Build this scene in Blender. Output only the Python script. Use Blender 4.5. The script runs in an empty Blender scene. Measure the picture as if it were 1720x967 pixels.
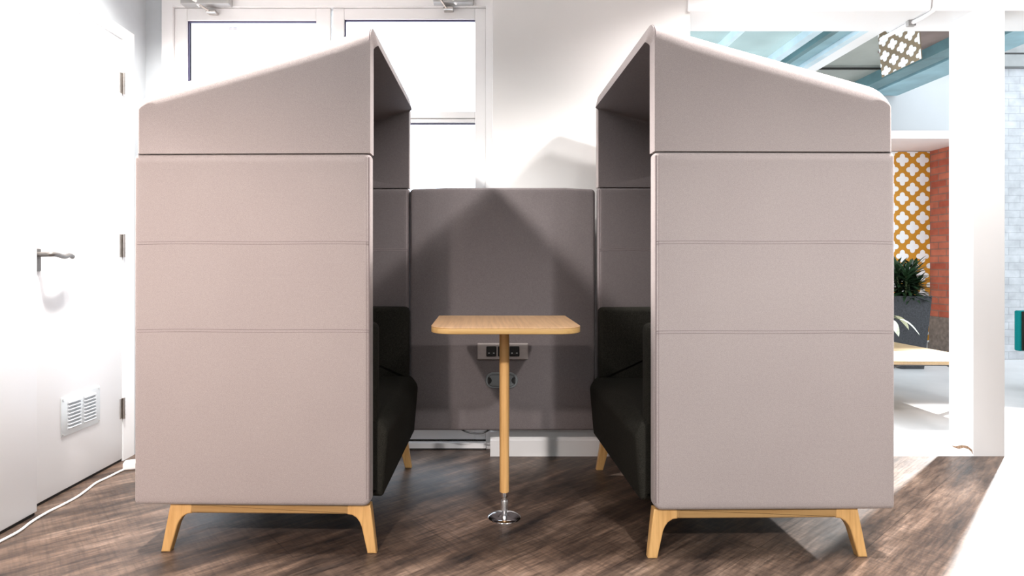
import bpy, bmesh, math, random
from mathutils import Vector, Matrix
random.seed(7)
S = bpy.context.scene
COL = S.collection
H = 0.95                      # eye height
VX, VY, F = 813.0, 445.0, 1000.0

def P(px, py, Y):             # a pixel of the survey photo measured at depth Y
    return Vector(((px - VX) / F * Y, Y, H - (py - VY) / F * Y))

# ------------------------------------------------------------------ materials
def new_mat(name):
    m = bpy.data.materials.new(name); m.use_nodes = True
    nt = m.node_tree
    return m, nt, nt.nodes['Principled BSDF']

def L(nt, a, b): nt.links.new(a, b)

def coords(nt, scale=(1, 1, 1), rot=(0, 0, 0)):
    tc = nt.nodes.new('ShaderNodeTexCoord'); mp = nt.nodes.new('ShaderNodeMapping')
    mp.inputs['Scale'].default_value = scale; mp.inputs['Rotation'].default_value = rot
    L(nt, tc.outputs['Object'], mp.inputs['Vector'])
    return mp.outputs['Vector']

def noise(nt, vec, scale, detail=3, rough=.55):
    n = nt.nodes.new('ShaderNodeTexNoise')
    n.inputs['Scale'].default_value = scale; n.inputs['Detail'].default_value = detail
    n.inputs['Roughness'].default_value = rough
    L(nt, vec, n.inputs['Vector'])
    return n.outputs['Fac']

def ramp(nt, fac, stops):
    r = nt.nodes.new('ShaderNodeValToRGB')
    e = r.color_ramp.elements
    e[0].position, e[0].color = stops[0][0], (*stops[0][1], 1)
    e[1].position, e[1].color = stops[-1][0], (*stops[-1][1], 1)
    for p, c in stops[1:-1]:
        k = e.new(p); k.color = (*c, 1)
    L(nt, fac, r.inputs['Fac'])
    return r.outputs['Color']

def mixc(nt, a, b, fac, mode='MIX'):
    m = nt.nodes.new('ShaderNodeMix'); m.data_type = 'RGBA'; m.blend_type = mode
    for s, v in ((m.inputs[6], a), (m.inputs[7], b), (m.inputs[0], fac)):
        if isinstance(v, bpy.types.NodeSocket): L(nt, v, s)
        elif isinstance(v, (int, float)): s.default_value = v
        else: s.default_value = (*v, 1)
    return m.outputs[2]

def bump(nt, bsdf, h, strength, dist=.002):
    b = nt.nodes.new('ShaderNodeBump'); b.inputs['Strength'].default_value = strength
    b.inputs['Distance'].default_value = dist
    L(nt, h, b.inputs['Height']); L(nt, b.outputs['Normal'], bsdf.inputs['Normal'])

def plain(name, col, rough=.5, metal=0, var=.06, scale=6, spec=.5):
    m, nt, b = new_mat(name)
    n = noise(nt, coords(nt), scale, 3)
    lo = tuple(c * (1 - var) for c in col); hi = tuple(min(1, c * (1 + var)) for c in col)
    L(nt, ramp(nt, n, [(.3, lo), (.7, hi)]), b.inputs['Base Color'])
    b.inputs['Roughness'].default_value = rough; b.inputs['Metallic'].default_value = metal
    b.inputs['Specular IOR Level'].default_value = spec
    return m

def fabric(name, col, fleck=.16, strength=.25, sheen=0.0):
    m, nt, b = new_mat(name)
    v = coords(nt)
    fine = noise(nt, v, 420, 2, .6)
    mid = noise(nt, v, 90, 3, .6)
    big = noise(nt, v, 3, 2)
    c1 = ramp(nt, fine, [(.3, tuple(c * (1 - fleck) for c in col)), (.7, tuple(c * (1 + fleck) for c in col))])
    c2 = ramp(nt, mid, [(.3, (1 - fleck * .35,) * 3), (.7, (1 + fleck * .0,) * 3)])
    c3 = ramp(nt, big, [(.3, (.96, .955, .96)), (.7, (1, 1, 1))])
    c = mixc(nt, c1, c2, 1.0, 'MULTIPLY'); c = mixc(nt, c, c3, 1.0, 'MULTIPLY')
    L(nt, c, b.inputs['Base Color'])
    b.inputs['Roughness'].default_value = .95
    b.inputs['Specular IOR Level'].default_value = .15
    b.inputs['Sheen Weight'].default_value = sheen; b.inputs['Sheen Roughness'].default_value = .35
    bump(nt, b, mid, strength, .0015)
    return m

def wood(name, light, dark, axis='Z', rough=.4, scale=1.0):
    m, nt, b = new_mat(name)
    s = {'X': (1.5, 40, 40), 'Y': (40, 1.5, 40), 'Z': (40, 40, 1.5)}[axis]
    v = coords(nt, tuple(k * scale for k in s))
    g = noise(nt, v, 2.2, 5, .6)
    L(nt, ramp(nt, g, [(.3, dark), (.55, light), (.75, tuple(min(1, c * 1.08) for c in light))]), b.inputs['Base Color'])
    b.inputs['Roughness'].default_value = rough
    bump(nt, b, g, .05, .001)
    return m

def glass(name, tint, gloss=.12, rough=.02, var=.99):
    m, nt, b = new_mat(name)
    nt.nodes.remove(b)
    out = nt.nodes['Material Output']
    t = nt.nodes.new('ShaderNodeBsdfTransparent')
    n = noise(nt, coords(nt), 1.7, 2)
    L(nt, ramp(nt, n, [(.3, tuple(c * var for c in tint)), (.7, tint)]), t.inputs['Color'])
    g = nt.nodes.new('ShaderNodeBsdfGlossy'); g.inputs['Roughness'].default_value = rough
    mx = nt.nodes.new('ShaderNodeMixShader'); mx.inputs[0].default_value = gloss
    L(nt, t.outputs[0], mx.inputs[1]); L(nt, g.outputs[0], mx.inputs[2]); L(nt, mx.outputs[0], out.inputs['Surface'])
    return m

def brick(name, c1, c2, mortar, w=.225, h=.075, ms=.008, plane='XZ', soft=.3):
    m, nt, b = new_mat(name)
    rot = {'XZ': (math.radians(-90), 0, 0), 'YZ': (math.radians(-90), 0, math.radians(90))}[plane]
    tc = nt.nodes.new('ShaderNodeTexCoord'); sep = nt.nodes.new('ShaderNodeSeparateXYZ'); cmb = nt.nodes.new('ShaderNodeCombineXYZ')
    L(nt, tc.outputs['Object'], sep.inputs[0])
    L(nt, sep.outputs['X' if plane == 'XZ' else 'Y'], cmb.inputs['X']); L(nt, sep.outputs['Z'], cmb.inputs['Y'])
    t = nt.nodes.new('ShaderNodeTexBrick')
    t.inputs['Color1'].default_value = (*c1, 1); t.inputs['Color2'].default_value = (*c2, 1); t.inputs['Mortar'].default_value = (*mortar, 1)
    t.inputs['Scale'].default_value = 1; t.inputs['Mortar Size'].default_value = ms
    t.inputs['Mortar Smooth'].default_value = soft
    t.inputs['Brick Width'].default_value = w; t.inputs['Row Height'].default_value = h
    L(nt, cmb.outputs[0], t.inputs['Vector'])
    n = noise(nt, cmb.outputs[0], 9, 4)
    c = mixc(nt, t.outputs['Color'], ramp(nt, n, [(.3, (.8, .8, .8)), (.7, (1.1, 1.1, 1.1))]), 1.0, 'MULTIPLY')
    L(nt, c, b.inputs['Base Color']); b.inputs['Roughness'].default_value = .85
    inv = nt.nodes.new('ShaderNodeMath'); inv.operation = 'SUBTRACT'; inv.inputs[0].default_value = 1
    L(nt, t.outputs['Fac'], inv.inputs[1])
    bump(nt, b, inv.outputs[0], .5, .004)
    return m

def plank_floor():
    m, nt, b = new_mat('brown_vinyl_planks')
    ang = math.radians(40)
    v = coords(nt, (1, 1, 1), (0, 0, -ang))
    br = nt.nodes.new('ShaderNodeTexBrick')
    br.inputs['Scale'].default_value = 1; br.inputs['Brick Width'].default_value = 1.22; br.inputs['Row Height'].default_value = .235
    br.inputs['Mortar Size'].default_value = .0012; br.inputs['Mortar Smooth'].default_value = .2
    br.inputs['Color1'].default_value = (.78, .78, .78, 1); br.inputs['Color2'].default_value = (1.1, 1.07, 1.05, 1)
    br.inputs['Mortar'].default_value = (.35, .33, .32, 1); br.offset = .37
    L(nt, v, br.inputs['Vector'])
    def strch(s):
        mp = nt.nodes.new('ShaderNodeMapping'); mp.inputs['Scale'].default_value = s
        L(nt, v, mp.inputs['Vector']); return mp.outputs['Vector']
    blot = noise(nt, strch((.9, 4.2, 1)), 2.0, 5, .68)
    grain = noise(nt, strch((2.2, 30, 1)), 2.6, 5, .72)
    saw = noise(nt, strch((60, 5, 1)), 1.3, 3, .6)
    saw2 = noise(nt, strch((5, 60, 1)), 1.6, 3, .6)
    base = ramp(nt, blot, [(.33, (.020, .015, .013)), (.44, (.070, .046, .034)), (.56, (.140, .094, .068)), (.70, (.26, .185, .14))])
    c = mixc(nt, base, ramp(nt, grain, [(.32, (.50, .48, .48)), (.5, (1, 1, 1)), (.68, (1.4, 1.36, 1.32))]), 1.0, 'MULTIPLY')
    c = mixc(nt, c, ramp(nt, saw, [(.36, (.78, .78, .79)), (.5, (1.0, 1.0, 1.0)), (.72, (1.18, 1.17, 1.16))]), 1.0, 'MULTIPLY')
    c = mixc(nt, c, ramp(nt, saw2, [(.36, (.72, .72, .73)), (.5, (1.0, 1.0, 1.0)), (.72, (1.15, 1.15, 1.15))]), 1.0, 'MULTIPLY')
    c = mixc(nt, c, br.outputs['Color'], 1.0, 'MULTIPLY')
    L(nt, c, b.inputs['Base Color'])
    L(nt, ramp(nt, grain, [(.3, (.36, .36, .36)), (.7, (.50, .50, .50))]), b.inputs['Roughness'])
    b.inputs['Specular IOR Level'].default_value = .45
    bump(nt, b, grain, .12, .001)
    return m

M = {}
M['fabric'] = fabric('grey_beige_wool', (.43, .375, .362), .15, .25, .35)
M['fabric_shade'] = fabric('grey_beige_wool_shade', (.185, .162, .162), .15)  # same wool as the booths, colour darkened for the shade inside
M['piping'] = fabric('grey_thread', (.26, .215, .215), .1)
M['dark'] = fabric('black_olive_wool', (.026, .025, .020), .55, .5)
M['oak'] = wood('pale_oak', (.74, .44, .17), (.62, .335, .115), 'Z')
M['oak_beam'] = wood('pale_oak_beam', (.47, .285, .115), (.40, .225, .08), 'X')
M['oak_top'] = wood('oak_veneer', (.74, .47, .255), (.60, .36, .18), 'Y', .35)
M['oak_edge'] = wood('oak_edging', (.60, .385, .15), (.52, .31, .115), 'X', .4)
M['chrome'] = plain('polished_chrome', (.85, .85, .87), .08, 1, .02)
M['bright'] = plain('bright_knurled_metal', (.82, .82, .83), .32, 1, .25, 300)
M['handle'] = plain('satin_handle_metal', (.20, .185, .17), .42, .7, .1, 40)
M['steel'] = plain('brushed_steel', (.55, .52, .49), .28, 1, .1, 40)
M['white'] = plain('white_paint', (.86, .86, .86), .45, 0, .015, 2)
M['door'] = plain('white_door_gloss', (.88, .88, .88), .35, 0, .01, 2)
M['wall'] = plain('off_white_wall_paint', (.74, .73, .715), .7, 0, .02, 1.5)
M['wall_far'] = plain('grey_white_wall_paint', (.44, .44, .445), .8, 0, .03, 1.5)
M['wall_grey'] = plain('pale_grey_wall_paint', (.50, .53, .55), .7, 0, .04, 8)
M['upvc'] = plain('white_door_frame', (.80, .79, .785), .4, 0, .02, 3)
M['gasket'] = plain('dark_gasket', (.05, .04, .10), .5, 0, .1)
M['slit'] = plain('dark_gap', (.02, .018, .016), .7, 0, .2, 30)
M['closer'] = plain('grey_closer_casing', (.42, .41, .40), .4, .3, .05)
M['plate'] = plain('putty_plastic', (.40, .355, .34), .45, 0, .05, 60)
M['socket'] = plain('black_plastic', (.008, .008, .008), .5, 0, .2)
M['pin'] = plain('pale_slot', (.5, .5, .5), .4, 0, .05)
M['grommet'] = plain('grey_plastic', (.20, .215, .22), .45, 0, .05, 60)
M['cable_white'] = plain('white_cable', (.85, .85, .84), .4, 0, .02)
M['cable_black'] = plain('black_cable', (.01, .01, .01), .4, 0, .1)
M['floor'] = plank_floor()
M['concrete'] = plain('pale_polished_concrete', (.60, .59, .59), .5, 0, .10, 1.6)
M['pane'] = glass('clear_pane', (.98, .98, 1.0), .05)
M['roofglass'] = glass('blue_roof_glass', (.52, .575, .56), .06, .02, .8)
M['infill'] = plain('grey_green_roof_board', (.34, .36, .33), .6, 0, .12, 2.5)
M['brown_reflection'] = plain('brown_reflection_glass', (.24, .185, .17), .6, 0, .3, 3)  # brown reflection in the roof glass, put into the base colour
M['teal_steel'] = plain('blue_green_steel', (.24, .40, .45), .5, 0, .22, 3)
M['teal_dark'] = plain('dark_blue_green_steel', (.11, .21, .23), .5, 0, .25, 4)
M['pale_steel'] = plain('pale_blue_steel', (.55, .68, .74), .45, 0, .15, 4)
M['grey_steel'] = plain('grey_steel', (.22, .22, .215), .5, 0, .15, 6)
M['red_brick'] = brick('red_brick', (.40, .085, .045), (.52, .15, .085), (.28, .13, .095), plane='YZ')
M['white_brick'] = brick('white_painted_brick', (.40, .40, .41), (.44, .44, .45), (.33, .33, .34), .225, .075, .004, soft=.8)
M['plinth'] = plain('grey_brown_render', (.20, .16, .135), .9, 0, .3, 25)
M['white_pink_bounce'] = plain('white_paint_pink_bounce', (.80, .68, .64), .8, 0, .04, 3)  # white paint with the pink bounce off the brick mixed into its colour
M['yellow'] = plain('mustard_print', (.60, .26, .012), .6, 0, .06, 8)
M['tan'] = plain('brown_print', (.24, .175, .105), .6, 0, .18, 8)
M['print_white'] = plain('white_print', (.92, .92, .90), .6, 0, .01)
M['ink'] = plain('lilac_ink', (.50, .44, .60), .6, 0, .1, 60)
M['tower_lilac'] = plain('pale_lilac_tower', (.82, .70, .82), .6, 0, .05, 60)
M['leaf'] = plain('dark_green_leaf', (.022, .050, .020), .35, 0, .55, 22)
M['leaf_pale'] = plain('pale_variegated_leaf', (.62, .72, .58), .4, 0, .25, 60)
M['stem'] = plain('green_stem', (.10, .13, .05), .5, 0, .2, 20)
M['pot'] = plain('charcoal_planter', (.045, .045, .050), .8, 0, .35, 90)
M['soil'] = plain('dark_soil', (.03, .022, .015), .95, 0, .4, 60)
M['bench_top'] = wood('pale_ash', (.52, .37, .21), (.45, .31, .17), 'Y', .45)
M['black_metal'] = plain('charcoal_metal', (.045, .043, .045), .5, .2, .1)
M['teal'] = fabric('teal_upholstery', (.005, .21, .21), .15)
M['flake'] = plain('peeled_plaster', (.28, .17, .10), .9, 0, .5, 60)
M['ceiling'] = plain('white_ceiling_paint', (.80, .80, .79), .8, 0, .02)

# ------------------------------------------------------------------ mesh helpers
def link(name, bm, mat, parent=None, smooth=True, wn=False, angle=40):
    bmesh.ops.remove_doubles(bm, verts=bm.verts, dist=1e-6)
    bmesh.ops.recalc_face_normals(bm, faces=bm.faces)
    me = bpy.data.meshes.new(name); bm.to_mesh(me); bm.free()
    for mm in (mat if isinstance(mat, (list, tuple)) else [mat]): me.materials.append(mm)
    if smooth:
        for p in me.polygons: p.use_smooth = True
        me.set_sharp_from_angle(angle=math.radians(angle))
    o = bpy.data.objects.new(name, me); COL.objects.link(o)
    if parent: o.parent = parent
    return o

def empty(name, loc=(0, 0, 0), rz=0):
    o = bpy.data.objects.new(name, None); COL.objects.link(o)
    o.location = loc; o.rotation_euler = (0, 0, rz); o.empty_display_size = .1
    return o

def tag(o, label=None, cat=None, group=None, kind=None):
    if label: o['label'] = label
    if cat: o['category'] = cat
    if group: o['group'] = group
    if kind: o['kind'] = kind
    return o

def struct(o, label=None):
    o['kind'] = 'structure'
    if label: o['label'] = label
    return o

def round_poly(pts, r, n=5):
    out = []; N = len(pts)
    rr = r if isinstance(r, (list, tuple)) else [r] * N
    for i, p in enumerate(pts):
        p = Vector(p); a = Vector(pts[i - 1]); b = Vector(pts[(i + 1) % N])
        if rr[i] <= 0: out.append(tuple(p)); continue
        d1 = (a - p).normalized(); d2 = (b - p).normalized()
        ang = d1.angle(d2); t = rr[i] / math.tan(ang / 2)
        t = min(t, (a - p).length * .49, (b - p).length * .49); R = t * math.tan(ang / 2)
        c = p + (d1 + d2).normalized() * (R / math.sin(ang / 2))
        s = p + d1 * t - c; e = p + d2 * t - c
        tot = math.atan2(s.x * e.y - s.y * e.x, s.dot(e))
        for k in range(n + 1):
            th = tot * k / n
            out.append((c.x + s.x * math.cos(th) - s.y * math.sin(th), c.y + s.x * math.sin(th) + s.y * math.cos(th)))
    return out

def inset(pts, a):
    if a == 0: return [Vector(p) for p in pts]
    area = sum(pts[i - 1][0] * pts[i][1] - pts[i][0] * pts[i - 1][1] for i in range(len(pts)))
    sg = 1 if area > 0 else -1
    out = []
    N = len(pts)
    for i in range(N):
        p0, p, p1 = Vector(pts[i - 1]), Vector(pts[i]), Vector(pts[(i + 1) % N])
        e1 = (p - p0).normalized(); e2 = (p1 - p).normalized()
        n1 = Vector((-e1.y, e1.x)) * sg; n2 = Vector((-e2.y, e2.x)) * sg
        m = (n1 + n2); m = m / max(.25, m.length_squared / 2)
        out.append(p + m * a)
    return out

PLANES = {'xz': lambda u, v, w: (u, w, v), 'xy': lambda u, v, w: (u, v, w), 'yz': lambda u, v, w: (w, u, v)}
def slab(outline, w0, w1, r=0.0, plane='xz', n=4, bm=None):
    """outline polygon in a plane, swept from w0 to w1 with edges rounded by r"""
    bm = bm or bmesh.new(); f = PLANES[plane]
    rings = []
    if r > 0:
        for k in range(n + 1):
            a = math.pi / 2 * k / n
            rings.append((r * (1 - math.sin(a)), w0 + r * (1 - math.cos(a))))
        for k in range(n, -1, -1):
            a = math.pi / 2 * k / n
            rings.append((r * (1 - math.sin(a)), w1 - r * (1 - math.cos(a))))
    else:
        rings = [(0, w0), (0, w1)]
    vs = []
    for ins, w in rings:
        vs.append([bm.verts.new(f(p[0], p[1], w)) for p in inset(outline, ins)])
    N = len(outline)
    if r > .002:
        for first in (True, False):
            w = w0 if first else w1
            ip = inset(outline, r); cen = sum(ip, Vector((0, 0))) / len(ip)
            ring = [bm.verts.new(f(p[0], p[1], w)) for p in (q + (cen - q) * .03 for q in ip)]
            vs.insert(0, ring) if first else vs.append(ring)
    bm.faces.new(vs[0]); bm.faces.new(list(reversed(vs[-1])))
    for a, b in zip(vs, vs[1:]):
        for i in range(N):
            bm.faces.new((a[i], a[(i + 1) % N], b[(i + 1) % N], b[i]))
    return bm

def box(x0, x1, y0, y1, z0, z1, r=0, bm=None, n=3):
    rect = [(x0, z0), (x1, z0), (x1, z1), (x0, z1)]
    if r > 0: rect = round_poly(rect, r, n)
    return slab(rect, y0, y1, r, 'xz', n, bm)

def smooth_path(pts, n=8):
    pts = [Vector(p) for p in pts]
    if len(pts) < 3: return pts
    ext = [pts[0] * 2 - pts[1]] + pts + [pts[-1] * 2 - pts[-2]]
    out = []
    for i in range(1, len(ext) - 2):
        p0, p1, p2, p3 = ext[i - 1:i + 3]
        for k in range(n):
            t = k / n
            out.append(.5 * (2 * p1 + (p2 - p0) * t + (2 * p0 - 5 * p1 + 4 * p2 - p3) * t * t + (3 * p1 - p0 - 3 * p2 + p3) * t ** 3))
    out.append(pts[-1]); return out

def tube(pts, r, seg=10, bm=None, smooth=8):
    bm = bm or bmesh.new()
    pts = smooth_path(pts, smooth) if smooth else [Vector(p) for p in pts]
    rs = r if callable(r) else (lambda t: r)
    up = Vector((0, 0, 1)); rings = []; N = len(pts)
    prev = None
    for i, p in enumerate(pts):
        d = (pts[min(i + 1, N - 1)] - pts[max(i - 1, 0)]).normalized()
        if prev is None:
            a = d.cross(up)
            if a.length < 1e-3: a = d.cross(Vector((1, 0, 0)))
            a.normalize()
        else:
            a = (prev - d * prev.dot(d)).normalized()
        prev = a; b = d.cross(a); rr = rs(i / (N - 1))
        rings.append([bm.verts.new(p + (a * math.cos(2 * math.pi * k / seg) + b * math.sin(2 * math.pi * k / seg)) * rr) for k in range(seg)])
    for A, B in zip(rings, rings[1:]):
        for k in range(seg): bm.faces.new((A[k], A[(k + 1) % seg], B[(k + 1) % seg], B[k]))
    bm.faces.new(rings[0]); bm.faces.new(list(reversed(rings[-1])))
    return bm

def lathe(profile, cx=0, cy=0, seg=40, bm=None):
    bm = bm or bmesh.new(); rings = []
    for r, z in profile:
        if r < 1e-6: rings.append([bm.verts.new((cx, cy, z))])
        else: rings.append([bm.verts.new((cx + r * math.cos(2 * math.pi * k / seg), cy + r * math.sin(2 * math.pi * k / seg), z)) for k in range(seg)])
    for A, B in zip(rings, rings[1:]):
        for k in range(seg):
            a = A[k % len(A)], A[(k + 1) % len(A)]; b = B[k % len(B)], B[(k + 1) % len(B)]
            fs = list(dict.fromkeys((a[0], a[1], b[1], b[0])))
            if len(fs) >= 3: bm.faces.new(fs)
    for R in (rings[0], rings[-1]):
        if len(R) > 1: bm.faces.new(R)
    return bm

# ------------------------------------------------------------------ camera
cam = bpy.data.cameras.new('camera'); co = bpy.data.objects.new('camera', cam); COL.objects.link(co)
co.location = (0, 0, H); co.rotation_euler = (math.pi / 2, 0, 0)
cam.sensor_width = 36; cam.lens = F / 1720 * 36
cam.shift_x = (860 - VX) / 1720; cam.shift_y = -(483.5 - VY) / 1720
cam.clip_start = .05
S.camera = co

# ------------------------------------------------------------------ the room
XL = -1.755           # left wall
YB = 2.975            # back wall face
ZC = 2.72
struct(link('floor', box(-2.3, 4.6, -1.6, 2.962, -.05, 0, bm=box(-2.3, 1.03, 2.962, 3.3, -.05, 0)), M['floor'], smooth=False), 'dark brown wood effect plank floor laid on the diagonal')
struct(link('floor_atrium', box(1.03, 7.5, 2.962, 7.2, -.06, -.001), M['concrete'], smooth=False), 'pale floor of the daylit room beyond the opening')
struct(link('ceiling', box(-2.3, 4.6, -1.6, 3.3, ZC, ZC + .08), M['ceiling'], smooth=False), 'white ceiling of the booth room')
# left wall in pieces round the door
bm = box(XL - .15, XL, 2.985, 3.3, 0, ZC); box(XL - .15, XL, 1.0, 2.985, 2.105, ZC, bm=bm); box(XL - .15, XL, -1.6, 1.0, 0, ZC, bm=bm)
struct(link('wall_left', bm, M['wall_grey'], smooth=False), 'pale grey wall to the left beside the white door')
struct(link('wall_front', box(-2.3, -1.2, -1.75, -1.6, 0, ZC, bm=box(1.6, 4.6, -1.75, -1.6, 0, ZC, bm=box(-1.2, 1.6, -1.75, -1.6, 0, 1.45, bm=box(-1.2, 1.6, -1.75, -1.6, 2.1, ZC)))), M['infill'], smooth=False), 'grey wall behind the viewpoint with an added opening for fill light')  # unseen wall; darkened to cut bounce, opening added to let fill light in
struct(link('wall_right', box(4.6, 4.75, -1.6, 2.97, 0, ZC), M['wall'], smooth=False), 'white wall on the right side of the booth room')
# door frame
YH = 2.888
bm = box(XL - .06, XL + .002, YH + .004, 2.985, 0, 2.105); box(XL - .06, XL + .002, 1.0, YH + .004, 2.047, 2.105, bm=bm)
box(XL - .06, XL - .012, YH - .01, YH + .004, 0, 2.047, bm=bm)
struct(link('trim_1', bm, M['door'], smooth=False), 'white frame around the left door')
d1 = struct(link('door_1', box(XL - .045, XL, 2.19, YH, .012, 2.04, .002), M['door']), 'flush white door with lever handle and vent')
bm = box(XL - .03, XL - .006, 2.19, YH, .0005, .012)
link('bottom_gap', bm, M['slit'], d1, smooth=False)
# hinges
for (ya, yb) in ((122, 158), (393, 432), (668, 703)):
    z1 = H - (ya - VY) / F * YH; z0 = H - (yb - VY) / F * YH
    bm = tube([(XL + .007, YH + .002, z0), (XL + .007, YH + .002, z1)], .0065, 12, smooth=0)
    for k in range(1, 5):
        z = z0 + (z1 - z0) * k / 5
        tube([(XL + .007, YH + .002, z - .0015), (XL + .007, YH + .002, z + .0015)], .0078, 12, bm, 0)
    box(XL - .001, XL + .0015, YH - .022, YH + .024, z0 + .002, z1 - .002, bm=bm)
    link('hinge', bm, M['steel'], d1)
# lever handle
hd = link('door_handle', tube([(XL + .004, 2.335, .992), (XL + .03, 2.335, .992), (XL + .052, 2.337, .992), (XL + .058, 2.36, .992), (XL + .056, 2.41, .984), (XL + .052, 2.445, .990), (XL + .050, 2.468, .984)], .0095, 12), M['handle'], d1)
hd['label'] = 'brushed steel lever handle'
link('backplate', slab(round_poly([(2.318, .925), (2.352, .925), (2.352, 1.015), (2.318, 1.015)], .006), XL, XL + .006, .0015, 'yz'), M['handle'], hd)
# vent grille
gy0, gy1, gz0, gz1 = 2.468, 2.716, .235, .398
vg = link('vent_grille', slab(round_poly([(gy0, gz0), (gy1, gz0), (gy1, gz1), (gy0, gz1)], .002, 2), XL + .0002, XL + .004, .001, 'yz', 2), plain('white_vent', (.74, .78, .79), .4, .2, .03), d1)
bm = bmesh.new()
for c in range(2):
    for k in range(8):
        ya = gy0 + .034 + c * .100; z = gz0 + .024 + k * .0152
        q = [(XL + .004, ya, z), (XL + .004, ya + .082, z), (XL + .011, ya + .078, z + .004), (XL + .011, ya + .004, z + .004), (XL + .004, ya, z + .012), (XL + .004, ya + .082, z + .012)]
        v = [bm.verts.new(p) for p in q]
        bm.faces.new((v[3], v[2], v[5], v[4])); bm.faces.new((v[0], v[3], v[4])); bm.faces.new((v[1], v[5], v[2]))
link('louvre', bm, M['wall_grey'], vg, smooth=False)
bm = bmesh.new()
for c in range(2):
    for k in range(8):
        ya = gy0 + .038 + c * .100; z = gz0 + .0225 + k * .0152
        box(XL + .0041, XL + .0046, ya, ya + .074, z, z + .003, bm=bm)
link('slot', bm, M['closer'], vg, smooth=False)
bm = bmesh.new()
for y in (gy0 + .008, gy1 - .008):
    for z in (gz0 + .008, gz1 - .008):
        tube([(XL + .003, y, z), (XL + .006, y, z)], .0035, 8, bm, 0)
link('screw', bm, M['steel'], vg)
# proud white boarding nearer the camera
struct(link('trim_2', box(XL, -1.702, .9, 2.268, .012, 2.5, .003), M['door']), 'white boxed panel standing proud beside the door handle')
struct(link('trim_3', box(XL, -1.708, .9, 2.262, .0005, .012), M['slit'], smooth=False), 'dark gap under the white boxed panel')

# back wall
YD = 3.10             # face of the glazed doors
xa = (827 - VX) / F * YD
bm = box(xa, 1.03, YB, 3.3, 0, ZC)
struct(link('wall_back', bm, M['wall'], smooth=False), 'off white back wall between glazed doors and opening')
struct(link('wall_back_left', box(XL, (275 - VX) / F * YD, YD - .012, 3.3, 0, ZC), M['wall_grey'], smooth=False), 'grey sliver of wall left of the glazed doors')
ZHB = 2.214
struct(link('header', box(1.015, 4.6, 2.96, 3.22, ZHB, ZC), M['white'], smooth=False), 'white beam over the opening')
bx0 = .031
bm = slab([(2.957, .0), (2.957, .078), (2.962, .084), (2.966, .118), (YB, .124), (YB, 0)], bx0, 1.03, 0, 'yz')
struct(link('baseboard_back', bm, M['upvc'], smooth=False), 'white stepped skirting board')
# column
cx1, cx2 = (1635 - VX) / F * 2.96, (1687.5 - VX) / F * 2.96
column = struct(link('column', box(cx1, cx2, 2.96, 3.115, 0, ZHB), M['white'], smooth=False), 'white square column right of the opening')
pts = [(3.095, .012), (3.07, .016), (3.03, .034), (2.995, .040), (2.968, .030), (2.962, .010), (2.972, .020), (2.99, .027), (3.02, .024), (3.05, .009), (3.08, .007)]
link('peeled_patch', slab(pts, cx1 - .0015, cx1 + .001, 0, 'yz'), M['flake'], column, smooth=False)
# conduit bending from the face of the beam onto its underside
cd = empty('conduit_pipe', P(1505, 52, 3.19)); tag(cd, 'white conduit pipe bending down across the beam', 'pipe')
Mi = Matrix.Translation(-cd.location)
def U(px, py, z=ZHB - .013):
    Y = (z - H) * F / (VY - py); return Vector(((px - VX) / F * Y, Y, z))
bm = tube([P(1573, -60, 2.946), P(1572, -20, 2.946), P(1571, 6, 2.946), P(1568, 17, 2.945), U(1556, 26), U(1540, 34.5), U(1522, 43), U(1500, 55), U(1480, 66)], .011, 12)
bm.transform(Mi); link('pipe', bm, M['white'], cd)
q = U(1530, 39); bm = box(q.x - .02, q.x + .02, q.y - .012, q.y + .012, q.z - .016, ZHB + .0005, .003); bm.transform(Mi); link('clip', bm, M['closer'], cd)

# glazed double doors ----------------------------------------------------------
def X(px, Y=YD): return (px - VX) / F * Y
def Z(py, Y=YD): return H - (py - VY) / F * Y
bm = box(X(275), X(293), YD - .02, YD + .07, 0, ZC); box(X(816), X(827), YD - .02, YD + .07, 0, ZC, bm=bm)
box(X(293), X(816), YD - .02, YD + .07, Z(13), ZC, bm=bm); box(X(293), X(816), YD - .035, YD + .07, 0.002, .034, bm=bm)
fr = struct(link('trim_5', bm, M['upvc'], smooth=False), 'white frame of the glazed double doors')
link('dark_seam', box(X(293), X(816), YD - .036, YD - .034, .0, .007), M['slit'], fr, smooth=False)
link('dark_seam', box(X(293), X(816), YD - .0, YD + .03, .034, .042), M['slit'], fr, smooth=False)
def leaf(name, l, pl, pr, r, top, label, marks):
    bm = bmesh.new()
    y0, y1 = YD, YD + .05
    zt, zb = Z(13) - .002, .042
    pt1, pb1, pt2, pb2 = Z(top), Z(187), Z(206), .15
    box(X(l), X(pl), y0, y1, zb, zt, .003, bm); box(X(pr), X(r), y0, y1, zb, zt, .003, bm)
    box(X(pl), X(pr), y0 + .002, y1, pt1, zt, .003, bm); box(X(pl), X(pr), y0 + .002, y1, pt2, pb1, .003, bm); box(X(pl), X(pr), y0 + .002, y1, zb, pb2, .003, bm)
    o = struct(link(name, bm, M['upvc']), label)
    link('rail_bead', box(X(pl), X(pr), y0 - .001, y0 + .0025, Z(199), Z(198)), M['closer'], o, smooth=False)
    for (za, zb_) in ((pb1, pt1), (pb2, pt2)):
        pn = link('pane', box(X(pl), X(pr), y0 + .022, y0 + .027, za, zb_), M['pane'], o, smooth=False)
        bm = box(X(pl), X(pr), y0 + .012, y0 + .022, zb_ - .006, zb_)
        if l < 400 or zb_ > 1.8: box(X(pl), X(pl) + .006, y0 + .012, y0 + .022, za, zb_, bm=bm)
        link('gasket', bm, M['gasket'], pn, smooth=False)
    return o
dl = leaf('door_2', 293, 314, 531, 555, 34, 'left leaf of the white glazed doors', 0)
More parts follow.
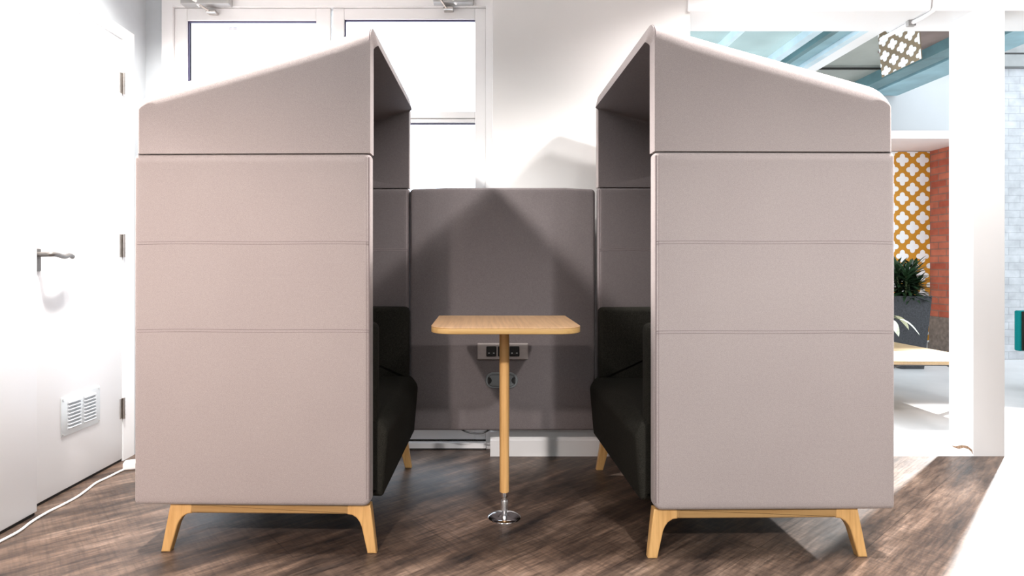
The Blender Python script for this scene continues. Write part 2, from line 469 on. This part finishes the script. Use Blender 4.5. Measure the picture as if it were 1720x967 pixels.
dr = leaf('door_3', 559, 578, 798, 816, 32, 'right leaf of the white glazed doors', 1)
yp = YD + .0215
# stripes added on the left upper pane, standing in for a faint exterior tower
bm = bmesh.new()
for k in range(22):
    y = 43 + k * 2.75
    for a, b in ((381.5, 387.5), (389, 395.5)):
        box(X(a), X(b), yp - .001, yp, Z(y + 1.2), Z(y), bm=bm)
for (a, b, ya, yb) in ((376, 400, 41, 47), (403, 412, 41, 47), (414, 423, 42, 47), (425, 441, 42, 47)):
    for j in range(3): box(X(a), X(b), yp - .001, yp, Z(ya + j * 2 + 1), Z(ya + j * 2), bm=bm)
link('faint_stripes', bm, M['tower_lilac'], dl, smooth=False)
# small hand-lettered marks on the right lower pane (seen from the back, so reversed)
def stroke(pts, r, bm): 
    tube([(X(a), yp - .001, Z(b)) for a, b in pts], r, 6, bm, 4)
bm = bmesh.new()
stroke([(716, 270), (715.5, 276), (717.5, 280), (719.5, 274), (719.5, 270)], .0014, bm)
stroke([(722, 278), (722, 270.5), (725, 270), (725, 274), (722.5, 274.5)], .0014, bm)
stroke([(727, 270), (727, 276), (730, 276.5), (728.5, 273), (731, 271), (727.5, 270)], .0012, bm)
stroke([(783.5, 274), (784, 269), (786, 269), (786, 274)], .0012, bm)
stroke([(788, 270), (787, 273), (789, 275), (790.5, 272), (788.5, 270)], .0014, bm)
stroke([(792, 267), (793.5, 271), (793, 277), (790, 283)], .0014, bm)
for (a, b, y) in ((716, 728, 296), (716, 728, 300.8), (783, 796, 296.5), (783, 789, 301)):
    stroke([(a, y), ((a + b) / 2, y + .3), (b, y)], .0007, bm)
for y in (246, 249.5, 253, 263, 282): stroke([(793, y), (795, y + .4), (796.5, y)], .0009, bm)
link('pane_lettering', bm, M['ink'], dr)
# door closers
def closer(pxs, tag_label, arms):
    a, b, ytop, ybot = pxs
    o = empty('door_closer', (X((a + b) / 2, 3.05), 3.05, Z(ybot, 3.05)))
    tag(o, tag_label, 'door closer', 'closers above the glazed doors')
    Mi = Matrix.Translation(-o.location)
    def part(n, bm, m): bm.transform(Mi); return link(n, bm, m, o)
    part('casing', box(X(a, 3.05), X(b, 3.05), 3.03, YD - .0205, Z(ybot, 3.05), Z(ybot, 3.05) + .06, .004), M['closer'])
    for i, (p, q, w) in enumerate(arms):
        A = P(*p, 3.02); B = P(*q, 3.02 + .03)
        part('arm', tube([A, B], w, 8, smooth=0), M['white'] if i == 0 else M['steel'])
    bx, by = arms[-1][1]
    part('bracket', box(X(bx - 5, 3.055), X(bx + 11, 3.055), 3.055, YD - .0005, Z(by + 2, 3.055), Z(by - 2.5, 3.055), .003), M['steel'])
closer((306, 387, 0, 9), 'grey door closer over the left glazed leaf', [((318, -10), (337, 10), .012), ((335, 8), (350, 18), .006)])
closer((728, 795, 0, 6), 'grey door closer over the right glazed leaf', [((752, -10), (768, 6), .011), ((737, -6), (750, 13), .006)])

# ------------------------------------------------------------------ booths
W, T, D = .94, .055, .786
Z0, ZS = .156, 1.3165
def booth(s, loc, yaw, label):
    root = empty('privacy_booth', loc, yaw)
    tag(root, label, 'booth', 'high backed booths facing each other across the table')
    def part(n, bm, m, parent=None, wn=True, smooth=True):
        if s < 0:
            bmesh.ops.scale(bm, vec=(-1, 1, 1), verts=bm.verts)
        return link(n, bm, m, parent or root, smooth, wn)
    # upholstered side panels
    rect = round_poly([(-D, Z0), (0, Z0), (0, ZS), (-D, ZS)], [.0145, .024, .0145, .0145], 4)
    for i, (ya, yb) in enumerate(((0, T), (W - T, W))):
        sp = part('side_panel', slab(rect, ya, yb, .014, 'xz', 4), M['fabric'] if i == 0 else M['fabric_shade'])
        face = ya if i == 0 else ya
        for zz in (1.022, .732):
            bm = bmesh.new()
            for dz in (-.0042, .0042):
                pts = [(-D + .012 + (D - .016) * k / 8, face + .0003, zz + dz + .0012 * math.sin(k * 1.1) + .002 * math.sin(k / 8 * math.pi)) for k in range(9)]
                tube(pts, .0009, 6, bm, 3)
            part('seam', bm, M['piping'], sp, False)
        pts = [(-.0045, ya + .0035, Z0 + .025), (-.0045, ya + .0035, ZS - .012)] if i == 0 else [(-.0045, ya + .0035, Z0 + .025), (-.0045, ya + .0035, ZS - .012)]
        bm = tube(pts, .0022, 8, smooth=0)
        tube([(-.013, ya + .0004, Z0 + .025), (-.013, ya + .0004, ZS - .012)], .0009, 6, bm, 0)
        part('edge_piping', bm, M['piping'], sp, False)
    part('back_panel', slab(round_poly([(T + .001, Z0), (W - T - .001, Z0), (W - T - .001, ZS), (T + .001, ZS)], .01, 3), -D, -D + T, .012, 'yz'), M['fabric'])
    # hood: shed roof over three walls
    h0, sl, R, zb = 1.745, .2736, .062, ZS + .0015
    nrm = Vector((-sl, 1)).normalized()
    path = []
    xr = -D + .062
    for k in range(7):
        x = xr * k / 6; path.append((Vector((x, h0 + sl * x)), Vector((0, 1 / nrm.y)) if k == 0 else nrm, 1.0))
    a0 = math.atan2(nrm.y, nrm.x); rf = .085
    c = path[-1][0] - nrm * rf
    # keep the fillet tangent to the back wall plane
    sh = -D - (c.x - rf)
    last = path[-1][0] + Vector((sh, sl * sh)); c = last - nrm * rf
    path[-1] = (last, nrm, 1.0)
    for k in range(1, 9):
        a = a0 + (math.pi - a0) * k / 8; n = Vector((math.cos(a), math.sin(a)))
        path.append((c + n * rf, n, 1.0 - .72 * (k / 8) ** 1.5))
    path.append((Vector((-D, zb)), Vector((-1, 0)), .28))
    bm = bmesh.new(); rows = []
    n = 7
    ringset = [(1.08, 0)] + [(1 - math.sin(math.pi / 2 * k / n), 1 - math.cos(math.pi / 2 * k / n)) for k in range(n + 1)]
    def rad(x):
        return .060 + .008 * min(1, max(0, -x) / .2)
    def hp(p, q, w, a, b, far):
        r = rad(p.x); y = r * b
        return (p.x - q.x * a * r * w, W - y if far else y, p.y - q.y * a * r * w)
    for far, seq in ((False, ringset), (True, ringset[::-1])):
        for a, b in seq:
            rows.append([bm.verts.new(hp(p, q, w, a, b, far)) for p, q, w in path])
    for A, B in zip(rows, rows[1:]):
        for k in range(len(path) - 1): bm.faces.new((A[k], A[k + 1], B[k + 1], B[k]))
    for row, y in ((rows[0], 0), (rows[-1], W)):
        v = bm.verts.new((0, y, zb)); bm.faces.new(row + [v])
    if s < 0: bmesh.ops.scale(bm, vec=(-1, 1, 1), verts=bm.verts)
    bmesh.ops.recalc_face_normals(bm, faces=bm.faces)
    # make sure normals point outwards
    top = max(bm.faces, key=lambda f: f.calc_center_median().z)
    if top.normal.z < 0: bmesh.ops.reverse_faces(bm, faces=bm.faces)
    me = bpy.data.meshes.new('hood'); bm.to_mesh(me); bm.free(); me.materials.append(M['fabric']); me.materials.append(M['fabric_shade'])
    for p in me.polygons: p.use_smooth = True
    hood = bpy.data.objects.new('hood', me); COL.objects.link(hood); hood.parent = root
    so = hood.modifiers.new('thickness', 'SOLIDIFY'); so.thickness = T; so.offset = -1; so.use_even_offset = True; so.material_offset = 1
    be = hood.modifiers.new('round', 'BEVEL'); be.width = .013; be.segments = 4; be.limit_method = 'ANGLE'; be.angle_limit = math.radians(60)
    # piping round the hood mouth
    mouth = [(-.0045, .0035, zb + .012)]
    for far, seq in ((False, ringset[2:]), (True, ringset[:1:-1])):
        for a, b in seq:
            h_ = hp(*path[0], a, b, far); mouth.append((-.0045, h_[1] + (-.001 if far else .001), h_[2] - .001))
    mouth.append((-.0045, W - .0035, zb + .012))
    part('hood_piping', tube(mouth, .0022, 8, smooth=0), M['piping'], hood, False)
    # inner welt line round the mouth
    ri = .02
    inner = [(-.004, T + .0005, zb + .012), (-.004, T + .0005, h0 - T - ri)]
    for k in range(1, 6):
        a = math.pi / 2 * k / 5; inner.append((-.004, T + ri * (1 - math.cos(a)), h0 - T - .004 - ri * (1 - math.sin(a))))
    inner += [(p[0], W - p[1], p[2]) for p in reversed(inner)]
    # sofa
    zs = .432
    prof = round_poly([(-.705, .175), (.028, .160), (.047, zs - .05), (.012, zs + .002), (-.705, zs - .01)], [.01, .012, .05, .05, .01], 5)
    seat = part('seat', slab(prof, .064, W - .064, .022, 'xz', 5), M['dark'])
    arm = round_poly([(-.71, zs - .02), (.008, zs - .02), (.008, .754), (-.71, .758)], [.005, .01, .024, .02], 5)
    part('armrest', slab(arm, T + .001, T + .072, .02, 'xz', 5), M['dark'])
    part('armrest', slab(arm, W - T - .072, W - T - .001, .02, 'xz', 5), M['dark'])
    part('backrest', slab(round_poly([(-.715, zs - .02), (-.585, zs - .02), (-.615, .758), (-.715, .758)], .02, 4), T + .074, W - T - .074, .02, 'xz', 4), M['dark'])
    # oak under-frames: beam and two splayed legs, front and rear
    zt = Z0 - .001
    for i, (yc, foot) in enumerate(((.036, -.016), (W - .105, .012))):
        hw = .018
        bm = slab(round_poly([(-.608, zt - .031), (-.075, zt - .031), (-.075, zt), (-.608, zt)], .002, 2), yc - hw, yc + hw, .004, 'xz', 3)
        part('beam', bm, M['oak_beam'])
        for side in (0, 1):
            if side == 0:
                ol = [(-.673, zt), (-.678, zt - .03), (-.698, 0), (-.668, 0)]
                fil = [(-.647, zt - .070), (-.640, zt - .055), (-.630, zt - .042), (-.615, zt - .033), (-.600, zt - .031), (-.600, zt)]
            else:
                ol = [(-.004, zt), (.001, zt - .03), (.019, 0), (-.011, 0)]
                fil = [(-.032, zt - .070), (-.039, zt - .055), (-.049, zt - .042), (-.064, zt - .033), (-.080, zt - .031), (-.080, zt)]
            bm = slab(ol + fil, yc - hw, yc + hw, .004, 'xz', 3)
            for v in bm.verts:
                k = (zt - v.co.z) / zt
                v.co.y = yc + (v.co.y - yc) * (1 - .22 * k) + foot * k
            part('leg', bm, M['oak'])
    return root
booth(1, (-.3735, 1.955, 0), math.radians(-1.0), 'taupe felt booth on the left by the white door')
booth(-1, (.551, 1.922, 0), math.radians(.75), 'taupe felt booth on the right by the white column')

# divider panel between the booths with its power fittings
YP = 2.835
dv = empty('divider_panel', ((X(844, YP)), YP + .03, 0)); tag(dv, 'grey felt panel joining the two booths behind the table', 'panel')
Mi = Matrix.Translation(-dv.location)
def dpart(n, bm, m, parent=dv, **k):
    bm.transform(Mi); return link(n, bm, m, parent, **k)
dpart('upholstered_board', slab(round_poly([(X(688.5, YP), .162), (X(999.5, YP), .162), (X(1000, YP), 1.311), (X(950, YP), 1.3185), (X(750, YP), 1.3185), (X(688, YP), 1.312)], [.012] * 2 + [.02, 0.05, .05, .02], 4), YP, YP + .05, .012), M['fabric_shade'], wn=True)
pw = dpart('socket_strip', box(X(801.5, YP), X(887.3, YP), YP - .008, YP + .001, Z(603.7, YP), Z(575.6, YP), .005), M['plate'])
for a in (817, 836.2, 855.6):
    sk = dpart('socket', box(X(a, YP), X(a + 16.6, YP), YP - .0105, YP - .0075, Z(597.6, YP), Z(581, YP), .0045), M['socket'], pw)
    bm = bmesh.new()
    for dx in (4.3, 12.3): box(X(a + dx - 1.3, YP), X(a + dx + 1.3, YP), YP - .0112, YP - .010, Z(593, YP), Z(591.4, YP), bm=bm)
    dpart('pin_slot', bm, M['pin'], sk, smooth=False)
zc, hh = Z(638.3, YP), .0375
gl, gr = X(815.3, YP), X(869.7, YP)
st = round_poly([(gl, zc - hh), (gr, zc - hh), (gr, zc + hh), (gl, zc + hh)], .0372, 10)
gm = dpart('cable_grommet', slab(st, YP - .006, YP + .001, .003), M['grommet'], wn=True)
st2 = [tuple(p) for p in inset(st, .0095)]; st3 = [tuple(p) for p in inset(st, .0115)]
dpart('rim_line', slab(st2, YP - .0066, YP - .005, 0), M['socket'], gm, smooth=False)
dpart('cap', slab(st3, YP - .0078, YP - .006, .0006), M['grommet'], gm)
for sx, c in ((1, X(818.5, YP)), (-1, X(866.3, YP))):
    pts = [(c + sx * (.004 + .017 * math.sin(t)) , zc + .017 * math.cos(t)) for t in [math.pi * k / 12 for k in range(13)]]
    dpart('cable_hole', slab(pts, YP - .0086, YP - .0076, 0), M['socket'], gm, smooth=False)
# black cable slung under the panel
bm = tube([P(772, 721.5, 2.86) + Vector((0, 0, .008)), P(782, 724.5, 2.862), P(797, 727.5, 2.865), P(812, 726.5, 2.865), P(826, 721.5, 2.86) + Vector((0, 0, .008))], .004, 8)
tag(link('power_cable', bm, M['cable_black']), 'black cable sagging below the grey divider panel', 'cable')

# ------------------------------------------------------------------ table
tx, ty = .0765, 2.242
tb = empty('pedestal_table', (tx, ty, 0)); tag(tb, 'small oak table on one round post between the booths', 'table')
Mi2 = Matrix.Translation((-tx, -ty, 0))
def tpart(n, bm, m, parent=tb, **k): bm.transform(Mi2); return link(n, bm, m, parent, **k)
z1, z0 = .7425, .7205
TL, TR, TN, TF = tx - .2575, tx + .2535, 1.968, 2.45
ol = round_poly([(TL, TN), (TR, TN), (TR + .004, TF), (TL - .004, TF)], [.085, .085, .006, .006], 10)
tt = tpart('tabletop', slab(ol, z1 - .003, z1, .0012, 'xy', 3), M['oak_top'], wn=True)
tpart('edge_band', slab([tuple(p) for p in inset(ol, .0004)], z0, z1 - .0031, .003, 'xy', 3), M['oak_edge'], wn=True)
tpart('post', lathe([(.0172, .0975), (.0178, .102), (.0185, .5), (.0185, z0)], tx, ty), M['oak'])
ft = tpart('foot', lathe([(.0, .0), (.062, .0), (.0625, .003), (.060, .006), (.045, .011), (.028, .0145), (.013, .017), (.010, .018), (.0, .018)], tx, ty, 56), M['chrome'])
ft['label'] = 'polished chrome disc foot'
tpart('knurled_adjuster', lathe([(.005, .017), (.009, .022), (.0105, .026), (.0130, .028), (.0135, .031), (.0135, .062), (.012, .066), (.0085, .067), (.0085, .080)], tx, ty, 36), M['bright'], ft)
tpart('collar', lathe([(.0075, .079), (.0145, .080), (.0155, .083), (.0155, .0975)], tx, ty, 36), M['chrome'], ft)

# ------------------------------------------------------------------ extension lead by the door
def FL(px, py, z=.005):
    Y = (H - z) * F / (py - VY); return Vector(((px - VX) / F * Y, Y, z))
ex = empty('extension_lead', FL(222, 787, 0)); tag(ex, 'white extension lead trailing along the floor below the door', 'cable')
Mi3 = Matrix.Translation(-ex.location)
pts = [(-70, 944), (-30, 925), (0, 909), (31.7, 892), (53.7, 875.5), (80.6, 859.5), (105, 847.5), (129, 834.5), (146.5, 822), (161, 811), (181, 801.5), (200, 792), (216, 785)]
bm = tube([FL(*p) for p in pts], .005, 10); bm.transform(Mi3); link('cord', bm, M['cable_white'], ex)
a = FL(216, 787, 0)
bm = box(-.02, .19, -.028, .028, 0.0, .036, .008); bm.transform(Matrix.Rotation(math.radians(20), 4, 'Z')); bm.transform(Matrix.Translation(a)); bm.transform(Mi3)
link('socket_block', bm, M['cable_white'], ex, wn=True)

# ------------------------------------------------------------------ the daylit room beyond
YW, YN, XN, ZSF = 6.0, 6.67, 5.0, 2.25
struct(link('wall_far', box(XN, 7.5, YW, 6.9, 0, 2.93), M['white_brick'], smooth=False), 'white painted brick wall beyond the column')
struct(link('wall_far_upper', box(.6, XN, YW, 6.9, ZSF, 2.93), M['wall_far'], smooth=False), 'pale upper wall above the brick niche')
struct(link('trim_6', box(.6, XN, YW + .002, YN, ZSF - .03, ZSF - .0005), M['white_pink_bounce'], smooth=False), 'white soffit over the niche coloured with pink brick bounce')
struct(link('trim_7', box(.6, XN - .002, YW - .02, YW - .001, ZSF - .03, ZSF + .05), M['white_pink_bounce'], smooth=False), 'edge of the soffit coloured with pink brick bounce')
struct(link('wall_niche_right', box(XN - .02, XN - .001, YW + .003, YN, .385, ZSF - .031), M['red_brick'], smooth=False), 'red brick side of the niche')
struct(link('baseboard_niche', box(XN - .03, XN - .001, YW + .003, YN, 0, .384), M['plinth'], smooth=False), 'grey rendered plinth under the red brick')
struct(link('wall_niche_back', box(.6, XN - .02, YN, 6.9, 0, ZSF - .031), M['wall'], smooth=False), 'back of the brick niche')
# roof members run away from the camera
ZR = 2.65
def member(x0, x1, z0, z1, m, label, y0=3.25, y1=5.98, name='roof_beam'):
    return struct(link(name, box(x0, x1, y0, y1, z0, z1), m, smooth=False), label)
member(3.64, 3.80, ZR, ZR + .16, M['teal_dark'], 'dark blue green roof beam')
member(3.80, 3.85, ZR + .06, ZR + .2, M['slit'], 'black gap in the roof beam')
member(3.85, 4.15, ZR, ZR + .25, M['teal_steel'], 'blue green roof beam')
member(2.74, 2.80, ZR, ZR + .10, M['pale_steel'], 'pale blue roof bar')
member(2.80, 2.92, ZR + .005, ZR + .08, M['white'], 'white roof bar')
member(2.55, 2.60, ZR + .01, ZR + .12, M['teal_dark'], 'dark roof glazing bar')
member(2.62, 2.73, ZR + .03, ZR + .10, M['teal_steel'], 'blue green roof glazing bar')
member(2.40, 2.47, ZR, ZR + .06, M['pale_steel'], 'pale roof pipe')
member(1.86, 1.90, ZR, ZR + .06, M['pale_steel'], 'pale roof glazing bar by the beam')
member(2.92, 3.64, ZR + .10, ZR + .12, M['infill'], 'grey green board between the roof beams', name='roof_panel')
member(3.32, 3.64, ZR + .085, ZR + .099, M['brown_reflection'], 'roof panel with a brown reflection in its colour', 3.25, 5.02, name='roof_panel')
member(2.95, 3.64, ZR + .07, ZR + .085, M['slit'], 'thin dark cross bar of the roof', 5.38, 5.40)
member(.6, 2.55, ZR + .06, ZR + .066, M['roofglass'], 'blue tinted roof glass', name='roof_glass')
struct(link('roof_beam', box(4.16, 7.5, YW - .06, YW + .06, 2.935, 3.05), M['grey_steel'], smooth=False), 'grey steel beam on top of the white brick wall')
struct(link('roof_beam', box(4.16, 7.5, YW - .05, YW + .05, 3.052, 3.07), M['slit'], smooth=False), 'black gap over the grey steel beam')
struct(link('roof_beam', box(4.16, 7.5, YW - .05, YW + .1, 3.072, 3.5), M['grey_steel'], smooth=False), 'dark steel over the white brick wall')

# patterned panels
def quatrefoil(cx, cy, sx, sy):
    d, r = .30, .20; out = []
    for k in range(4):
        a = k * math.pi / 2
        for j in range(9):
            t = a - math.pi / 2 + math.pi * j / 8
            out.append((cx + sx * (d * math.cos(a) + r * math.cos(t)), cy + sy * (d * math.sin(a) + r * math.sin(t))))
        t = a + math.pi / 4
        out.append((cx + sx * r * 1.06 * math.sqrt(2) * math.cos(t), cy + sy * r * 1.06 * math.sqrt(2) * math.sin(t)))
    return out
def pattern_panel(name, corners, w, h, pc, pr, size, off, mat, thick, parent=None):
    """corners: bottom-left, bottom-right, top-right, top-left"""
    bm = bmesh.new()
    nc, nr = int(w / pc) + 3, int(h / pr) + 3
    for i in range(-1, nc):
        for j in range(-1, nr):
            cx, cy = off[0] + i * pc, off[1] + (j + (.5 if i % 2 else 0)) * pr
            vs = [bm.verts.new((a, b, .0)) for a, b in quatrefoil(cx, cy, *(size if isinstance(size, tuple) else (size, size)))]
            f = bm.faces.new(vs); f.material_index = 1
    for co_, no in (((0, 0, 0), (-1, 0, 0)), ((w, 0, 0), (1, 0, 0)), ((0, 0, 0), (0, -1, 0)), ((0, h, 0), (0, 1, 0))):
        g = bm.verts[:] + bm.edges[:] + bm.faces[:]
        bmesh.ops.bisect_plane(bm, geom=g, plane_co=co_, plane_no=no, clear_outer=True)
    bl, br, tr, tl = [Vector(c) for c in corners]
    nrm = (br - bl).cross(tl - bl).normalized()
    for v in bm.verts:
        u, t = v.co.x / w, v.co.y / h
        v.co = (bl * (1 - u) + br * u) * (1 - t) + (tl * (1 - u) + tr * u) * t + nrm * .0015
    A = [bm.verts.new(c) for c in (bl, br, tr, tl)]; B = [bm.verts.new(Vector(c) - nrm * thick) for c in (bl, br, tr, tl)]
    bm.faces.new(A); bm.faces.new(B[::-1])
    for k in range(4): bm.faces.new((A[k], B[k], B[(k + 1) % 4], A[(k + 1) % 4]))
    me = bpy.data.meshes.new(name); bm.to_mesh(me); bm.free()
    me.materials.append(mat); me.materials.append(M['print_white'])
    o = bpy.data.objects.new(name, me); COL.objects.link(o)
    return o
yq = YN - .02
x0, x1 = X(1400, yq), X(1562.5, yq); zb, zt = .09, ZSF - .036
o = pattern_panel('patterned_panel', [(x0, yq, zb), (x1, yq, zb), (x1, yq, zt), (x0, yq, zt)], x1 - x0, zt - zb, .1125, .2145, .142,
                  ((X(1532.5, yq) - x0) % .225, (Z(285, yq) - zb) % .2145), M['yellow'], .015)
tag(o, 'mustard yellow panel with white quatrefoils standing by the red brick', 'panel')
c = [P(1481, 130, 4.62), P(1548, 98, 4.3), None, P(1473.4, 45, 4.62)]
c[2] = c[3] + c[1] - c[0]; hh = (c[3] - c[0]).length
o = pattern_panel('hanging_panel', c, .46, hh, .10, .117, (.115, .083), (.06, .03), M['tan'], .008)
tag(o, 'brown panel with white quatrefoils hanging below the glass roof', 'panel')

# low wooden table with bent metal legs
be = empty('low_table', (2.5, 4.3, 0)); tag(be, 'pale wooden low table on dark bent legs in the far room', 'table')
Mi4 = Matrix.Translation((-2.5, -4.3, 0))
def bpart(n, bm, m): bm.transform(Mi4); return link(n, bm, m, be)
zt = .352
bx1 = 3.19
bpart('tabletop', slab(round_poly([(1.95, 3.73), (bx1, 3.70), (bx1, 5.0), (1.95, 5.0)], .02, 4), zt - .024, zt, .003, 'xy', 2), M['bench_top'])
for yy in (3.95, 4.75):
    for (xa_, sgn) in ((2.72, -1), (2.72, 1)):
        pass
    bm = bmesh.new()
    path = [(3.12, yy, zt - .050), (2.86, yy, zt - .050), (2.74, yy, zt - .055), (2.68, yy, zt - .11), (2.62, yy, .0)]
    tube(path, .021, 12, bm, 6)
    bpart('leg', bm, M['black_metal'])
    bm = tube([(2.10, yy, zt - .050), (2.62, yy, zt - .050)], .018, 12, smooth=0)
    bpart('rail', bm, M['black_metal'])
    bpart('leg', tube([(3.08, yy, zt - .055), (3.13, yy, zt - .10), (3.17, yy, .0)], .02, 12, smooth=4), M['black_metal'])
    bpart('leg', tube([(2.14, yy, zt - .055), (2.08, yy, zt - .10), (2.04, yy, .0)], .02, 12, smooth=4), M['black_metal'])
    for xx in (2.80, 3.02): bpart('pad', box(xx - .07, xx + .07, yy - .03, yy + .03, zt - .034, zt - .0245, .002), M['black_metal'])

def blade(bm, base, d, L_, wid, droop, fold=.25, n=7):
    d = d.normalized(); side = d.cross(Vector((0, 0, 1)))
    if side.length < 1e-3: side = Vector((1, 0, 0))
    side.normalize(); rows = []
    for k in range(n + 1):
        t = k / n
        p = base + d * (L_ * t) + Vector((0, 0, -droop * L_ * t * t))
        w = wid * (math.sin(math.pi * min(1, .12 + .88 * t)) ** .7 if t < 1 else 0)
        rows.append([bm.verts.new(p - side * w + Vector((0, 0, w * fold))), bm.verts.new(p), bm.verts.new(p + side * w + Vector((0, 0, w * fold)))])
    for A, B in zip(rows, rows[1:]):
        bm.faces.new((A[0], A[1], B[1], B[0])); bm.faces.new((A[1], A[2], B[2], B[1]))
# bushy plant in a tapered square planter
pc = Vector((3.92, 5.55, 0))
pp = empty('potted_plant', pc); tag(pp, 'bushy dark green plant in a charcoal tapered planter', 'plant')
ztp = .668
bm = bmesh.new()
lv = [(.105, 0), (.147, ztp), (.13, ztp), (.125, ztp - .04)]
rings = [[bm.verts.new((sx * h_, sy * h_, z)) for sx, sy in ((-1, -1), (1, -1), (1, 1), (-1, 1))] for h_, z in lv]
for A, B in zip(rings, rings[1:]):
    for k in range(4): bm.faces.new((A[k], A[(k + 1) % 4], B[(k + 1) % 4], B[k]))
bm.faces.new(rings[0])
link('planter', bm, M['pot'], pp, smooth=False)
link('soil', box(-.125, .125, -.125, .125, ztp - .06, ztp - .03), M['soil'], pp, smooth=False)
bm = bmesh.new(); bs = bmesh.new()
for i in range(9):
    a = i * 2.4; rr = .02 + .055 * (i / 9)
    base = Vector((rr * math.cos(a), rr * math.sin(a), ztp - .035))
    topz = .12 + .20 * random.random()
    top = base + Vector((rr * .9 * math.cos(a), rr * .9 * math.sin(a), topz))
    tube([base, top], .008, 6, bs, 0)
    for k in range(48):
        t = .12 + .88 * (k / 47); aa = k * 2.399 + i
        el = -.1 + 1.25 * t * t + random.uniform(-.15, .15)
        d = Vector((math.cos(aa) * math.cos(el), math.sin(aa) * math.cos(el), math.sin(el)))
        blade(bm, base.lerp(top, t), d, random.uniform(.14, .22), random.uniform(.013, .019), random.uniform(.1, .35), n=5)
link('stem', bs, M['stem'], pp)
link('foliage', bm, M['leaf'], pp, angle=60)
# small pale-leaved plant on the low table
sp = empty('small_plant', (2.93, 4.42, zt)); tag(sp, 'pale leaved small plant standing on the low wooden table', 'plant')
link('pot', lathe([(0, .0), (.05, .0), (.065, .12), (.058, .12), (.055, .10), (0, .10)], 0, 0, 28), M['white'], sp)
bm = bmesh.new(); bs = bmesh.new()
for i in range(7):
    a = i * .9 + .12; o_ = Vector((.012 * math.cos(a), .012 * math.sin(a), .1))
    tip = Vector((.13 * math.cos(a), .13 * math.sin(a), .22 + .03 * math.sin(i * 2)))
    tube([o_, (o_ + tip) / 2 + Vector((0, 0, .06)), tip], .0035, 6, bs, 5)
    blade(bm, tip, Vector((math.cos(a), math.sin(a), -.15)), .12, .028, .75, .15, 8)
link('stem', bs, M['stem'], sp); link('foliage', bm, M['leaf_pale'], sp, angle=60)
# teal seat at the right edge
tq = empty('lounge_chair', (4.12, 4.75, 0)); tag(tq, 'teal upholstered chair cut by the right picture edge', 'chair')
x_l = .8995 * 4.60 - 4.12; yb_ = 4.60 - 4.75
link('backrest', box(x_l, x_l + .55, yb_, yb_ + .05, .285, .597, .01), M['teal'], tq)
o = link('dark_front', box(x_l + .014, x_l + .54, yb_ - .012, yb_ - .0005, .29, .592, .004), M['dark'], tq); o['label'] = 'dark sheet on the front of the backrest'  # thin dark sheet over the front of the teal backrest
link('seat', box(x_l + .04, x_l + .53, yb_ - .55, yb_ - .014, .31, .40, .02), M['teal'], tq)
for dx in (.06, .44):
    for dy in (-.62, -.13):
        link('leg', tube([(x_l + dx + .04, dy, .31), (x_l + dx + .04, dy, 0)], .012, 10, smooth=0), M['black_metal'], tq)

# ------------------------------------------------------------------ light
def lamp(kind, name, loc, energy, color=(1, 1, 1), target=None, **kw):
    l = bpy.data.lights.new(name, kind); l.energy = energy; l.color = color
    for k, v in kw.items(): setattr(l, k, v)
    o = bpy.data.objects.new(name, l); COL.objects.link(o); o.location = loc
    if target is not None: o.rotation_euler = (Vector(target) - Vector(loc)).to_track_quat('-Z', 'Y').to_euler()
    return o
warm = (1, .80, .70); neut = (1, .965, .95)
lamp('SPOT', 'downlight_roof_left', (-1.22, 1.985, 2.62), 330, (1, .96, .93), (-.80, 1.99, 1.0), spot_size=math.radians(100), spot_blend=.5, shadow_soft_size=.05)
lamp('SPOT', 'downlight_roof_right', (1.60, 1.955, 2.62), 330, neut, (1.0, 1.96, 1.0), spot_size=math.radians(100), spot_blend=.5, shadow_soft_size=.05)
lamp('SPOT', 'downlight_left', (-1.25, 2.3, 2.6), 150, (1, .96, .93), (-1.05, 2.2, 0), spot_size=math.radians(135), spot_blend=.5, shadow_soft_size=.05)
lamp('SPOT', 'downlight_right', (1.44, 2.33, 2.6), 110, neut, (1.3, 2.3, 0), spot_size=math.radians(135), spot_blend=.5, shadow_soft_size=.05)
lamp('SPOT', 'column_fill', (2.3, 1.5, 2.6), 120, neut, (2.5, 2.96, .7), spot_size=math.radians(110), spot_blend=.6, shadow_soft_size=.05)  # unseen fill added to brighten the column and upper white walls
lamp('SPOT', 'downlight_mid_left', (-.55, .9, 2.6), 26, neut, (-.5, 1.3, 0), spot_size=math.radians(140), spot_blend=.6, shadow_soft_size=.05)
lamp('SPOT', 'downlight_mid_right', (.73, .9, 2.6), 26, neut, (.7, 1.3, 0), spot_size=math.radians(140), spot_blend=.6, shadow_soft_size=.05)
lamp('SPOT', 'front_lamp_left', (-1.05, -.8, 2.2), 330, (1, .90, .85), (-.86, 1.95, .30), spot_size=math.radians(52), spot_blend=1, shadow_soft_size=.06)
lamp('SPOT', 'front_lamp_right', (1.22, -.8, 2.2), 330, neut, (1.06, 1.95, .30), spot_size=math.radians(52), spot_blend=1, shadow_soft_size=.06)
lamp('SPOT', 'warm_fill_left', (-1.62, .45, 1.5), 24, (1, .58, .40), (-1.1, 1.95, .7), spot_size=math.radians(70), spot_blend=.8, shadow_soft_size=.1)  # unseen warm fill added for the pinkish bounce on the left booth
lamp('SPOT', 'atrium_spot', (5.2, 5.52, 2.6), 2600, (1, .98, .96), (2.1, 1.9, 0), spot_size=math.radians(42), spot_blend=.2, shadow_soft_size=.06)

w = bpy.data.worlds.new('world'); S.world = w; w.use_nodes = True
bg = w.node_tree.nodes['Background']; bg.inputs['Color'].default_value = (.82, .92, 1, 1); bg.inputs['Strength'].default_value = 3.2
S.view_settings.view_transform = 'Standard'; S.view_settings.look = 'None'; S.view_settings.exposure = 0
S.cycles.use_denoising = True
S.cycles.max_bounces = 8; S.cycles.transparent_max_bounces = 12
